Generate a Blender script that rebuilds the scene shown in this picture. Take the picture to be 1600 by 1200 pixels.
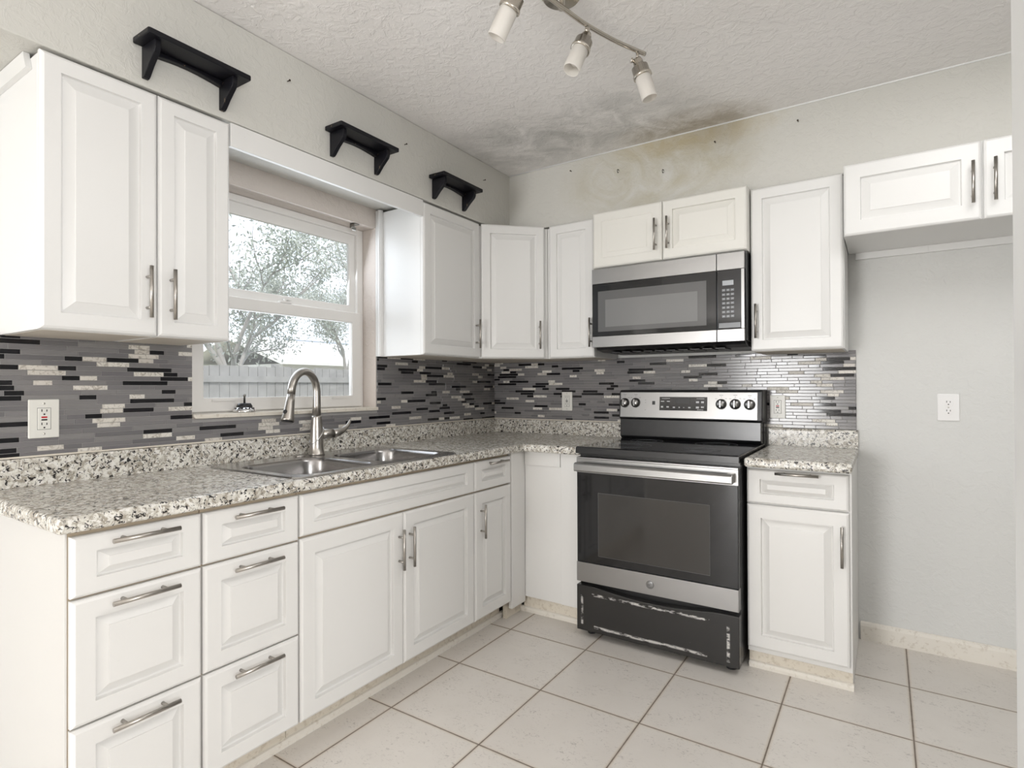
import bpy, bmesh, math, random
from mathutils import Vector, Matrix
random.seed(7)
for o in list(bpy.data.objects): bpy.data.objects.remove(o)
SC = bpy.context.scene
COL = SC.collection
PI = math.pi

# ---------------------------------------------------------------- camera
ya, pi_, ro = (math.radians(a) for a in (33.2442, 0.3174, -0.227))
fw = Vector((-math.sin(ya)*math.cos(pi_), math.cos(ya)*math.cos(pi_), math.sin(pi_)))
rt = Vector((math.cos(ya), math.sin(ya), 0)); up = rt.cross(fw)
r2 = math.cos(ro)*rt + math.sin(ro)*up; u2 = -math.sin(ro)*rt + math.cos(ro)*up
cam = bpy.data.cameras.new('camera'); camo = bpy.data.objects.new('camera', cam); COL.objects.link(camo)
cam.sensor_width = 36; cam.lens = 36*885.7622/1600; cam.clip_start = .02; cam.clip_end = 300
M = Matrix(((r2.x, u2.x, -fw.x, 2.2393), (r2.y, u2.y, -fw.y, -3.1937), (r2.z, u2.z, -fw.z, 1.2115), (0, 0, 0, 1)))
camo.matrix_world = M
SC.camera = camo

# ---------------------------------------------------------------- world, lights, exposure
SC.view_settings.view_transform = 'Standard'; SC.view_settings.look = 'None'
SC.view_settings.gamma = 1; SC.view_settings.use_curve_mapping = False
SC.view_settings.exposure = -0.10
w = bpy.data.worlds.new('sky'); SC.world = w; w.use_nodes = True
bg = w.node_tree.nodes['Background']; bg.inputs[0].default_value = (.82, .90, 1.0, 1); bg.inputs[1].default_value = 2.1

def area(name, loc, target, sx, sy, power, col):
    l = bpy.data.lights.new(name, 'AREA'); l.shape = 'RECTANGLE'; l.size = sx; l.size_y = sy; l.energy = power; l.color = col
    o = bpy.data.objects.new(name, l); COL.objects.link(o); o.location = loc
    o.rotation_euler = (Vector(target)-Vector(loc)).to_track_quat('-Z', 'Y').to_euler()
    return o
# daylight through the patio door of the room behind the camera
area('patio_daylight', (.50, -9.35, 1.08), (.5, 0, 1.08), 1.4, 2.0, 218, (1.0, .99, .98))
area('added_ceiling_fill', (2.75, -1.55, 2.48), (2.75, -1.55, 0), .8, 1.1, 17, (1.0, .99, .98))  # added overhead fill, no known fixture here
area('added_side_fill', (4.75, -3.9, 1.45), (0, -3.9, 1.45), 1.55, 1.15, 64, (1.0, .99, .98))  # added fill from the right for even lighting, no known window
area('kitchen_window_daylight', (-.16, -1.56, 1.62), (2.5, -1.50, .75), .85, .85, 7, (.84, .91, 1.0))
sun = bpy.data.lights.new('sun', 'SUN'); sun.energy = 2.6; sun.angle = .02; sun.color = (1, .95, .86)
suno = bpy.data.objects.new('sun', sun); COL.objects.link(suno); suno.rotation_euler = Vector((-.75, .55, -.75)).to_track_quat('-Z', 'Y').to_euler()

# ---------------------------------------------------------------- materials
def newmat(name):
    m = bpy.data.materials.new(name); m.use_nodes = True
    nt = m.node_tree; b = nt.nodes['Principled BSDF']
    return m, nt, b
def N(nt, t, **kw):
    n = nt.nodes.new(t)
    for k, v in kw.items(): setattr(n, k, v)
    return n
def mth(nt, op, a, b=None, c=None):
    n = nt.nodes.new('ShaderNodeMath'); n.operation = op
    for i, v in enumerate((a, b, c)):
        if v is None: continue
        if isinstance(v, (int, float)): n.inputs[i].default_value = v
        else: nt.links.new(v, n.inputs[i])
    return n.outputs[0]
def mixc(nt, f, a, b, blend='MIX'):
    n = nt.nodes.new('ShaderNodeMix'); n.data_type = 'RGBA'; n.blend_type = blend
    for i, v in ((0, f), (6, a), (7, b)):
        if isinstance(v, (int, float)): n.inputs[i].default_value = v
        elif isinstance(v, tuple): n.inputs[i].default_value = v if len(v) == 4 else v+(1,)
        else: nt.links.new(v, n.inputs[i])
    return n.outputs[2]
def ramp(nt, f, stops):
    n = nt.nodes.new('ShaderNodeValToRGB'); e = n.color_ramp.elements
    while len(e) < len(stops): e.new(.5)
    for i, (p, c) in enumerate(stops):
        e[i].position = p; e[i].color = (c, c, c, 1) if isinstance(c, (int, float)) else c+(1,)
    nt.links.new(f, n.inputs[0]); return n.outputs[0]
def coords(nt, scale=None, loc=None):
    c = nt.nodes.new('ShaderNodeTexCoord').outputs['Object']
    if scale or loc:
        mp = nt.nodes.new('ShaderNodeMapping')
        if scale: mp.inputs['Scale'].default_value = scale
        if loc: mp.inputs['Location'].default_value = loc
        nt.links.new(c, mp.inputs[0]); return mp.outputs[0]
    return c
def noise(nt, vec, scale, detail=3, rough=.55, dist=0):
    n = nt.nodes.new('ShaderNodeTexNoise'); n.inputs['Scale'].default_value = scale; n.inputs['Detail'].default_value = detail
    n.inputs['Roughness'].default_value = rough; n.inputs['Distortion'].default_value = dist
    nt.links.new(vec, n.inputs['Vector']); return n.outputs['Fac']
def bump(nt, b, h, strength, dist=.01):
    n = nt.nodes.new('ShaderNodeBump'); n.inputs['Strength'].default_value = strength; n.inputs['Distance'].default_value = dist
    nt.links.new(h, n.inputs['Height']); nt.links.new(n.outputs[0], b.inputs['Normal'])
def sep(nt, v):
    s = nt.nodes.new('ShaderNodeSeparateXYZ'); nt.links.new(v, s.inputs[0]); return s.outputs
def simple(name, col, rough=.5, metal=0, spec=None, var=0, vscale=8, bmp=0, bscale=60):
    m, nt, b = newmat(name)
    b.inputs['Base Color'].default_value = col+(1,); b.inputs['Roughness'].default_value = rough; b.inputs['Metallic'].default_value = metal
    if spec is not None: b.inputs['Specular IOR Level'].default_value = spec
    c = coords(nt)
    if var:
        f = noise(nt, c, vscale, 4)
        nt.links.new(mixc(nt, f, tuple(x*(1-var) for x in col), tuple(min(1, x*(1+var)) for x in col)), b.inputs['Base Color'])
    if bmp: bump(nt, b, noise(nt, c, bscale, 3), bmp, .004)
    return m
MT = {}
def paint(name, col, grime, rough=.33, lo=.66):
    # satin cabinet paint with faint brown grime specks
    m, nt, b = newmat(name); c = coords(nt)
    g = ramp(nt, noise(nt, c, 45, 5, .7), [(lo, 0), (lo+.14, 1)])
    g2 = ramp(nt, noise(nt, c, 3.0, 3), [(.40, 0), (.75, 1)])
    f = mth(nt, 'MULTIPLY', mth(nt, 'MULTIPLY', g, g2) if grime < 1 else mth(nt, 'MAXIMUM', g, mth(nt, 'MULTIPLY', g2, .25)), min(grime*.75, .8) if grime < 1 else .38)
    nt.links.new(mixc(nt, f, col, (.36, .28, .18)), b.inputs['Base Color']); b.inputs['Roughness'].default_value = rough
    return m
MT['white'] = paint('white_thermofoil', (.80, .795, .78), .35)
MT['base_white'] = paint('white_thermofoil_base', (.80, .79, .768), .7)
MT['cream'] = paint('yellowed_thermofoil', (.80, .785, .735), .4)
MT['endp'] = paint('dimmed_end_panel', (.665, .65, .625), .8)  # base white darkened in the colour against the strong light on this end
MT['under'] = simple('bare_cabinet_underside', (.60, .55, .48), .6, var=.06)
MT['base_box'] = simple('grimy_cabinet_box', (.50, .41, .30), .6, var=.2)
MT['kick'] = paint('grimy_toe_kick', (.76, .70, .60), 1.0, .5, .50)
def wallpaint(name, col, stains=(), bst=.35, niche=None):
    m, nt, b = newmat(name); c = coords(nt)
    v = noise(nt, c, 1.6, 4, .6)
    base = mixc(nt, v, tuple(x*.96 for x in col), tuple(x*1.03 for x in col))
    for (sx, sy, sz), (rx, ry, rz), scol, amt in stains:
        p = sep(nt, c)
        d = None
        for s, q, r in zip(p, (sx, sy, sz), (rx, ry, rz)):
            t = mth(nt, 'POWER', mth(nt, 'ABSOLUTE', mth(nt, 'DIVIDE', mth(nt, 'SUBTRACT', s, q), r)), 2.0)
            d = t if d is None else mth(nt, 'ADD', d, t)
        e = ramp(nt, d, [(0, 1), (1.0, 0)])
        n2 = ramp(nt, noise(nt, c, 4.5, 6, .68, .8), [(.34, 0), (.62, 1)])
        base = mixc(nt, mth(nt, 'MULTIPLY', mth(nt, 'MULTIPLY', e, n2), amt), base, scol)
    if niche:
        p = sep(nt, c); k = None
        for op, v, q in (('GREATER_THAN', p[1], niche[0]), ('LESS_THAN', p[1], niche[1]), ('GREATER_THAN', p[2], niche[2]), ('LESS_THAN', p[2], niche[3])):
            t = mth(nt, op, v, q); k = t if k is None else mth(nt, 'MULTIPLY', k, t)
        base = mixc(nt, k, base, (.66, .595, .545))  # warm bounce light around the window, painted into the wall colour
    nt.links.new(base, b.inputs['Base Color']); b.inputs['Roughness'].default_value = .55; b.inputs['Specular IOR Level'].default_value = .3
    h = ramp(nt, noise(nt, c, 26, 4, .6, .6), [(.45, 0), (.62, 1)])
    h2 = mth(nt, 'ADD', h, mth(nt, 'MULTIPLY', noise(nt, c, 130, 3), .4))
    bump(nt, b, h2, bst, .003)
    return m
MT['wall'] = wallpaint('grey_wall_paint', (.715, .715, .695))
MT['wall_window'] = wallpaint('grey_wall_warm_bounce_niche', (.715, .715, .695), niche=(-2.10, -1.02, 1.0, 2.2))
MT['soffit'] = wallpaint('grey_soffit_paint', (.64, .63, .59), [((1.25, -.29, 2.36), (.60, .3, .30), (.47, .43, .31), .85), ((1.45, -.29, 2.50), (.5, .3, .12), (.50, .42, .26), .7)])
MT['ceil'] = wallpaint('textured_ceiling_paint', (.92, .90, .885), [((.85, -.62, 2.5), (.85, .42, .5), (.50, .50, .48), .85), ((1.45, -.36, 2.5), (.42, .20, .5), (.42, .37, .29), .9)], .55)
m, nt, b = newmat('ceiling_knockdown'); MT['trim'] = simple('white_trim_paint', (.84, .84, .83), .4, var=.02)
MT['baseboard'] = paint('scuffed_baseboard', (.80, .76, .69), 1.0, .5, .54)

def floormat():
    m, nt, b = newmat('floor_tile'); c = coords(nt); x, y, z = sep(nt, c)
    T = .4115
    def cell(v, off):
        f = mth(nt, 'FRACT', mth(nt, 'DIVIDE', mth(nt, 'SUBTRACT', v, off), T))
        return mth(nt, 'MULTIPLY', mth(nt, 'MINIMUM', f, mth(nt, 'SUBTRACT', 1.0, f)), T)
    wob = mth(nt, 'MULTIPLY', mth(nt, 'SUBTRACT', noise(nt, c, 30, 2), .5), .0012)
    d = mth(nt, 'ADD', mth(nt, 'MINIMUM', cell(x, .6722-4.115), cell(y, -1.2337-8.23)), wob)
    grout = ramp(nt, d, [(.0030, 1), (.0040, 0)])
    ids = mth(nt, 'ADD', mth(nt, 'FLOOR', mth(nt, 'DIVIDE', mth(nt, 'SUBTRACT', x, .6722-4.115), T)), mth(nt, 'MULTIPLY', mth(nt, 'FLOOR', mth(nt, 'DIVIDE', mth(nt, 'SUBTRACT', y, -1.2337-8.23), T)), 17.3))
    wn = nt.nodes.new('ShaderNodeTexWhiteNoise'); wn.noise_dimensions = '1D'; nt.links.new(ids, wn.inputs['W'])
    n1 = noise(nt, c, 7, 5, .65)
    base = mixc(nt, n1, (.70, .66, .61), (.81, .775, .73))
    base = mixc(nt, mth(nt, 'MULTIPLY', wn.outputs[0], .25), base, (.60, .56, .52))
    sp = ramp(nt, noise(nt, coords(nt, (60, 95, 60)), 1.0, 4, .7, 1.2), [(.56, 0), (.66, 1)])
    patch = ramp(nt, noise(nt, c, 9, 2), [(.40, 0), (.62, 1)])
    base = mixc(nt, mth(nt, 'MULTIPLY', mth(nt, 'MULTIPLY', sp, patch), .75), base, (.40, .37, .34))
    gc = mixc(nt, noise(nt, c, 6, 3), (.045, .028, .018), (.15, .10, .06))
    halo = ramp(nt, d, [(.003, .35), (.012, 0)])
    base = mixc(nt, halo, base, (.62, .50, .36))
    nt.links.new(mixc(nt, grout, base, gc), b.inputs['Base Color'])
    nt.links.new(mth(nt, 'ADD', mth(nt, 'MULTIPLY', grout, .45), mth(nt, 'ADD', .30, mth(nt, 'MULTIPLY', n1, .15))), b.inputs['Roughness'])
    bump(nt, b, mth(nt, 'SUBTRACT', mth(nt, 'MULTIPLY', noise(nt, c, 40, 4), .15), grout), .35, .002)
    return m
MT['floor'] = floormat()
def granite():
    m, nt, b = newmat('granite_laminate'); c = coords(nt)
    base = mixc(nt, ramp(nt, noise(nt, c, 20, 4, .6, .8), [(.38, 0), (.62, 1)]), (.56, .53, .47), (.82, .80, .74))
    base = mixc(nt, ramp(nt, noise(nt, c, 55, 4, .6, .5), [(.48, 0), (.58, .9)]), base, (.36, .32, .26))
    base = mixc(nt, ramp(nt, noise(nt, c, 70, 3, .55, .5), [(.54, 0), (.60, .9)]), base, (.86, .84, .80))
    base = mixc(nt, ramp(nt, noise(nt, c, 85, 3, .6, .9), [(.555, 0), (.60, 1)]), base, (.03, .027, .027))
    nt.links.new(base, b.inputs['Base Color']); b.inputs['Roughness'].default_value = .22
    bump(nt, b, noise(nt, c, 260, 2), .06, .001)
    return m
MT['granite'] = granite()
def steel(name, col, rough, sc=(2, 400, 400), amp=.10, bst=.03):
    m, nt, b = newmat(name); c = coords(nt, sc)
    n = noise(nt, c, 1.0, 2)
    b.inputs['Metallic'].default_value = 1; b.inputs['Base Color'].default_value = col+(1,)
    nt.links.new(mth(nt, 'ADD', rough-amp/2, mth(nt, 'MULTIPLY', n, amp)), b.inputs['Roughness'])
    if bst: bump(nt, b, n, bst, .0005)
    return m
MT['steel'] = steel('stainless_steel', (.32, .315, .31), .30)
MT['sinksteel'] = steel('satin_sink_steel', (.50, .49, .48), .22, (300, 2, 300), .08, .01)
MT['bowlsteel'] = steel('shaded_satin_bowl_steel', (.34, .33, .325), .22, (300, 2, 300), .08, .01)  # same steel as the rim, bowl shade put into a darker colour
MT['nickel'] = simple('brushed_nickel', (.43, .405, .375), .30, 1)
MT['lampnickel'] = simple('warm_nickel', (.58, .54, .48), .24, 1)
MT['badge'] = simple('etched_badge', (.20, .20, .20), .35, 1)
MT['chrome'] = simple('chrome', (.75, .75, .75), .12, 1)
MT['darkpost'] = simple('dark_nickel', (.30, .29, .27), .3, 1)
MT['blackglass'] = simple('black_glass', (.012, .012, .013), .07)
MT['cooktop'] = simple('black_ceramic', (.010, .010, .012), .06)
MT['blackplastic'] = simple('black_plastic', (.012, .012, .013), .35)
MT['black'] = simple('black_enamel', (.02, .02, .021), .22)
MT['greyglass'] = simple('grey_screened_glass', (.13, .13, .13), .10)  # grey raised to paint in the room reflected by the microwave door
MT['innerglass'] = simple('reflection_grey_inner_glass', (.21, .21, .21), .14)  # lighter still, room reflection put into the colour
MT['windowglass'] = simple('oven_window_glass', (.040, .037, .034), .07)
MT['lcd'] = simple('lcd_display', (.42, .44, .46), .2)
MT['dark_lcd'] = simple('dark_display', (.02, .022, .025), .1)
MT['legend'] = simple('grey_legend', (.55, .55, .55), .4)
MT['inklegend'] = simple('dark_legend', (.10, .10, .10), .5)
MT['key'] = simple('grey_key', (.20, .21, .22), .25)
MT['plate'] = simple('white_plastic', (.80, .79, .74), .3)
MT['plate2'] = simple('bright_white_plastic', (.88, .87, .86), .3)
MT['slot'] = simple('dark_slot', (.01, .01, .01), .6)
MT['red'] = simple('red_button', (.55, .02, .03), .4)
MT['screw'] = simple('screw', (.6, .58, .54), .35, 1)
MT['iron'] = simple('rusty_nail', (.05, .035, .025), .6, .6)
MT['vinyl'] = simple('white_vinyl', (.82, .80, .77), .35, var=.03)
MT['sill'] = paint('stained_sill', (.80, .75, .66), 1.2, .5, .52)
MT['grout'] = simple('grout', (.36, .35, .34), .8, bmp=.2)
MT['caulk'] = simple('caulk', (.78, .72, .62), .5)
def shelfmat():
    m, nt, b = newmat('distressed_black_paint'); c = coords(nt)
    f = ramp(nt, noise(nt, c, 38, 5, .7), [(.665, 0), (.72, 1)])
    nt.links.new(mixc(nt, f, (.007, .007, .010), (.35, .25, .15)), b.inputs['Base Color']); b.inputs['Roughness'].default_value = .4; b.inputs['Specular IOR Level'].default_value = .25
    return m
MT['shelf'] = shelfmat()
def tilemat(name, stops, rough, marble=False, dark=None):
    m, nt, b = newmat(name); g = nt.nodes.new('ShaderNodeNewGeometry'); c = coords(nt)
    col = ramp(nt, g.outputs['Random Per Island'], stops)
    if marble:
        v = ramp(nt, noise(nt, c, 45, 5, .65, 2.0), [(.50, 0), (.62, 1)])
        col = mixc(nt, v, col, dark)
        bump(nt, b, noise(nt, c, 90, 3), .3, .002)
    else:
        st = noise(nt, coords(nt, (14, 14, 300)), 1.0, 2)
        col = mixc(nt, mth(nt, 'MULTIPLY', st, .35), col, dark)
    nt.links.new(col, b.inputs['Base Color']); b.inputs['Roughness'].default_value = rough
    return m
MT['t_grey'] = tilemat('grey_glass_tile', [(0, (.165, .16, .165)), (.35, (.22, .21, .215)), (.7, (.28, .27, .265)), (1, (.19, .18, .19))], .15, dark=(.14, .135, .14))
MT['t_black'] = tilemat('black_glass_tile', [(0, (.008, .008, .010)), (1, (.016, .015, .018))], .07, dark=(.008, .008, .010))
MT['t_marble'] = tilemat('marble_tile', [(0, (.70, .66, .60)), (.5, (.80, .77, .71)), (1, (.62, .58, .53))], .35, True, (.42, .38, .33))
def glassmat():
    m = bpy.data.materials.new('window_glass'); m.use_nodes = True; nt = m.node_tree; nt.nodes.clear()
    t = N(nt, 'ShaderNodeBsdfTransparent'); gl = N(nt, 'ShaderNodeBsdfGlossy'); gl.inputs['Roughness'].default_value = .02
    di = N(nt, 'ShaderNodeBsdfDiffuse'); di.inputs[0].default_value = (.8, .83, .86, 1)
    mx0 = N(nt, 'ShaderNodeMixShader')
    c = coords(nt); d = ramp(nt, noise(nt, c, 5, 4), [(.35, .03), (.75, .12)]); nt.links.new(d, mx0.inputs[0])
    nt.links.new(t.outputs[0], mx0.inputs[1]); nt.links.new(di.outputs[0], mx0.inputs[2])
    fr = N(nt, 'ShaderNodeFresnel'); fr.inputs[0].default_value = 1.3
    mx = N(nt, 'ShaderNodeMixShader'); nt.links.new(fr.outputs[0], mx.inputs[0]); nt.links.new(mx0.outputs[0], mx.inputs[1]); nt.links.new(gl.outputs[0], mx.inputs[2])
    o = N(nt, 'ShaderNodeOutputMaterial'); nt.links.new(mx.outputs[0], o.inputs[0]); return m
MT['glass'] = glassmat()
def shadeglass():
    m, nt, b = newmat('frosted_lamp_glass')
    b.inputs['Base Color'].default_value = (.93, .91, .88, 1); b.inputs['Roughness'].default_value = .4
    b.inputs['Subsurface Weight'].default_value = .0
    t = N(nt, 'ShaderNodeBsdfTranslucent'); t.inputs[0].default_value = (.9, .87, .82, 1)
    mx = N(nt, 'ShaderNodeMixShader'); mx.inputs[0].default_value = .45
    nt.links.new(b.outputs[0], mx.inputs[1]); nt.links.new(t.outputs[0], mx.inputs[2])
    nt.links.new(mx.outputs[0], nt.nodes['Material Output'].inputs[0]); return m
MT['shade'] = shadeglass()
def drawermat():
    # black enamel with white scrape marks along the lower edge, the upper lip and both ends
    m, nt, b = newmat('scraped_black_enamel'); c = coords(nt); x, y, z = sep(nt, c)
    n1 = noise(nt, coords(nt, (22, 22, 60)), 1.0, 5, .7); n2 = noise(nt, coords(nt, (5, 5, 5)), 1.0, 3)
    def band(v, v0, wd): return ramp(nt, mth(nt, 'ABSOLUTE', mth(nt, 'SUBTRACT', v, v0)), [(wd*.5, 1), (wd, 0)])
    def rng(v, a, bb): return mth(nt, 'MULTIPLY', mth(nt, 'GREATER_THAN', v, a), mth(nt, 'LESS_THAN', v, bb))
    wz = mth(nt, 'ADD', z, mth(nt, 'MULTIPLY', n2, .012))
    low = mth(nt, 'MULTIPLY', band(wz, .033, .006), rng(x, .09, .62))
    hi = mth(nt, 'MULTIPLY', mth(nt, 'MULTIPLY', band(wz, .186, .006), rng(x, .08, .63)), ramp(nt, n1, [(.48, 0), (.56, 1)]))
    l = mth(nt, 'MULTIPLY', mth(nt, 'MULTIPLY', band(x, .028, .005), rng(z, .03, .17)), ramp(nt, n1, [(.45, 0), (.55, 1)]))
    r = mth(nt, 'MULTIPLY', mth(nt, 'MULTIPLY', band(x, .707, .007), rng(z, .02, .17)), ramp(nt, n1, [(.42, 0), (.52, 1)]))
    sp = ramp(nt, noise(nt, c, 70, 3, .6), [(.76, 0), (.80, .7)])
    f = mth(nt, 'MINIMUM', mth(nt, 'ADD', mth(nt, 'ADD', mth(nt, 'MULTIPLY', low, ramp(nt, n1, [(.43, 0), (.52, 1)])), hi), mth(nt, 'ADD', mth(nt, 'ADD', l, r), sp)), 1.0)
    nt.links.new(mixc(nt, f, (.022, .021, .020), (.62, .60, .57)), b.inputs['Base Color'])
    nt.links.new(mth(nt, 'ADD', .25, mth(nt, 'MULTIPLY', f, .4)), b.inputs['Roughness'])
    return m
MT['drawer_black'] = drawermat()
MT['fence'] = simple('weathered_fence_wood', (.27, .26, .25), .8, var=.35, vscale=5)
MT['roof'] = simple('pale_roof', (.70, .68, .66), .8, var=.1)
MT['roof2'] = simple('blue_grey_shingle', (.20, .24, .29), .8, var=.15)
MT['housewall'] = simple('house_wall', (.62, .60, .57), .8, var=.05)
MT['bark'] = simple('grey_bark', (.36, .34, .32), .9, var=.3)
MT['leaf'] = simple('grey_green_leaf', (.36, .385, .34), .7, var=.4, vscale=3)
MT['leaf_y'] = simple('yellow_green_leaf', (.36, .40, .20), .7, var=.35, vscale=3)
MT['grass'] = simple('dry_grass', (.36, .36, .26), .9, var=.3)

# ---------------------------------------------------------------- mesh helpers
class MB:
    def __init__(s): s.v = []; s.f = []; s.mi = []; s.sm = []
    def add(s, vs, fs, mi=0, smooth=False):
        o = len(s.v); s.v += [tuple(p) for p in vs]
        for f in fs: s.f.append(tuple(i+o for i in f)); s.mi.append(mi); s.sm.append(smooth)
        return s
    def box(s, x0, x1, y0, y1, z0, z1, mi=0):
        return s.add([(x0, y0, z0), (x1, y0, z0), (x1, y1, z0), (x0, y1, z0), (x0, y0, z1), (x1, y0, z1), (x1, y1, z1), (x0, y1, z1)],
              [(0, 3, 2, 1), (4, 5, 6, 7), (0, 1, 5, 4), (1, 2, 6, 5), (2, 3, 7, 6), (3, 0, 4, 7)], mi)
    def tube(s, path, r, seg=12, mi=0, cap=True, smooth=True):
        P = [Vector(p) for p in path]; n = len(P)
        R = r if isinstance(r, (list, tuple)) else [r]*n
        t0 = (P[1]-P[0]).normalized(); a = Vector((0, 0, 1)) if abs(t0.z) < .9 else Vector((1, 0, 0))
        u = t0.cross(a).normalized(); vs = []
        for i in range(n):
            t = (P[min(i+1, n-1)]-P[max(i-1, 0)]).normalized()
            u = (u - t*u.dot(t)).normalized(); v = t.cross(u)
            for k in range(seg):
                an = 2*PI*k/seg; vs.append(P[i]+(u*math.cos(an)+v*math.sin(an))*R[i])
        fs = [(i*seg+k, i*seg+(k+1) % seg, (i+1)*seg+(k+1) % seg, (i+1)*seg+k) for i in range(n-1) for k in range(seg)]
        s.add(vs, fs, mi, smooth)
        if cap:
            o = len(s.v)-len(vs)
            s.f.append(tuple(o+k for k in reversed(range(seg)))); s.mi.append(mi); s.sm.append(False)
            s.f.append(tuple(o+(n-1)*seg+k for k in range(seg))); s.mi.append(mi); s.sm.append(False)
        return s
    def lathe(s, prof, seg=24, org=(0, 0, 0), axis=(0, 0, 1), mi=0, smooth=True, cap=True):
        ax = Vector(axis).normalized(); a = Vector((0, 0, 1)) if abs(ax.z) < .9 else Vector((1, 0, 0))
        u = ax.cross(a).normalized(); v = ax.cross(u); O = Vector(org); vs = []
        for (r, h) in prof:
            for k in range(seg):
                an = 2*PI*k/seg; vs.append(O+ax*h+(u*math.cos(an)+v*math.sin(an))*max(r, 1e-5))
        n = len(prof)
        fs = [(i*seg+k, i*seg+(k+1) % seg, (i+1)*seg+(k+1) % seg, (i+1)*seg+k) for i in range(n-1) for k in range(seg)]
        o = len(s.v); s.add(vs, fs, mi, smooth)
        if cap:
            s.f.append(tuple(o+k for k in reversed(range(seg)))); s.mi.append(mi); s.sm.append(False)
            s.f.append(tuple(o+(n-1)*seg+k for k in range(seg))); s.mi.append(mi); s.sm.append(False)
        return s
    def prism(s, poly, a0, a1, axis='x', mi=0):
        # poly: 2-D outline in the other two axes
        n = len(poly)
        def P(p, a):
            return {'x': (a, p[0], p[1]), 'y': (p[0], a, p[1]), 'z': (p[0], p[1], a)}[axis]
        vs = [P(p, a0) for p in poly]+[P(p, a1) for p in poly]
        fs = [tuple(range(n)), tuple(range(2*n-1, n-1, -1))]+[(i, n+i, n+(i+1) % n, (i+1) % n) for i in range(n)]
        return s.add(vs, fs, mi)
    def grid(s, xs, ys, keep, a0, a1, axis='z', mi=0):
        # slab made of rectangular cells, watertight, with cells left out
        def P(x, y, a): return {'z': (x, y, a), 'x': (a, x, y), 'y': (x, a, y)}[axis]
        nx, ny = len(xs), len(ys); vs = []
        for a in (a0, a1):
            for y in ys:
                for x in xs: vs.append(P(x, y, a))
        L = nx*ny; I = lambda i, j, k: k*L+j*nx+i; fs = []
        K = lambda i, j: 0 <= i < nx-1 and 0 <= j < ny-1 and keep(i, j)
        for i in range(nx-1):
            for j in range(ny-1):
                if not K(i, j): continue
                fs.append((I(i, j, 0), I(i, j+1, 0), I(i+1, j+1, 0), I(i+1, j, 0))); fs.append((I(i, j, 1), I(i+1, j, 1), I(i+1, j+1, 1), I(i, j+1, 1)))
                if not K(i, j-1): fs.append((I(i, j, 0), I(i+1, j, 0), I(i+1, j, 1), I(i, j, 1)))
                if not K(i, j+1): fs.append((I(i+1, j+1, 0), I(i, j+1, 0), I(i, j+1, 1), I(i+1, j+1, 1)))
                if not K(i-1, j): fs.append((I(i, j+1, 0), I(i, j, 0), I(i, j, 1), I(i, j+1, 1)))
                if not K(i+1, j): fs.append((I(i+1, j, 0), I(i+1, j+1, 0), I(i+1, j+1, 1), I(i+1, j, 1)))
        return s.add(vs, fs, mi)
    def build(s, name, mats, parent=None, loc=None, rotz=None, bevel=0, seg=2, ang=35):
        me = bpy.data.meshes.new(name); me.from_pydata(s.v, [], s.f); me.update()
        bm = bmesh.new(); bm.from_mesh(me)
        loose = [v for v in bm.verts if not v.link_faces]
        bmesh.ops.delete(bm, geom=loose, context='VERTS')
        bmesh.ops.recalc_face_normals(bm, faces=bm.faces); bm.to_mesh(me); bm.free()
        for m in (mats if isinstance(mats, (list, tuple)) else [mats]): me.materials.append(m)
        for p, mi, sm in zip(me.polygons, s.mi, s.sm): p.material_index = mi; p.use_smooth = sm
        o = bpy.data.objects.new(name, me); COL.objects.link(o)
        if parent: o.parent = parent
        if loc: o.location = loc
        if rotz is not None: o.rotation_euler = (0, 0, rotz)
        if bevel:
            b = o.modifiers.new('bevel', 'BEVEL'); b.width = bevel; b.segments = seg; b.limit_method = 'ANGLE'; b.angle_limit = math.radians(ang)
        return o
def box(name, b, mat, parent=None, bevel=0, **kw):
    return MB().box(*b).build(name, mat, parent, bevel=bevel, **kw)
def tag(o, label, cat, group=None):
    o['label'] = label; o['category'] = cat
    if group: o['group'] = group
    return o
def thing(name, label, cat, loc=(0, 0, 0), rotz=0, group=None):
    o = bpy.data.objects.new(name, None); COL.objects.link(o); o.empty_display_size = .05
    o.location = loc; o.rotation_euler = (0, 0, rotz); return tag(o, label, cat, group)
def struct(o): o['kind'] = 'structure'; return o
def copy_tree(o, parent=None):
    c = o.copy(); COL.objects.link(c)
    if parent: c.parent = parent
    for ch in list(o.children): copy_tree(ch, c)
    return c
def rrect(cx, cy, w, h, r, n=6):
    out = []
    for (sx, sy, a0) in ((1, 1, 0), (-1, 1, 90), (-1, -1, 180), (1, -1, 270)):
        for k in range(n+1):
            a = math.radians(a0+90*k/n); out.append((cx+sx*(w/2-r)+r*math.cos(a), cy+sy*(h/2-r)+r*math.sin(a)))
    return out
def fill_loops(loops, z):
    """flat face set between an outer loop and hole loops -> (verts, faces)"""
    bm = bmesh.new(); E_ = []
    for L in loops:
        vs = [bm.verts.new((p[0], p[1], z)) for p in L]
        for i in range(len(vs)): E_.append(bm.edges.new((vs[i], vs[(i+1) % len(vs)])))
    bmesh.ops.triangle_fill(bm, use_beauty=True, use_dissolve=False, edges=E_)
    bm.verts.index_update(); V = [tuple(v.co) for v in bm.verts]; F_ = [tuple(v.index for v in f.verts) for f in bm.faces]; bm.free()
    return V, F_

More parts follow.
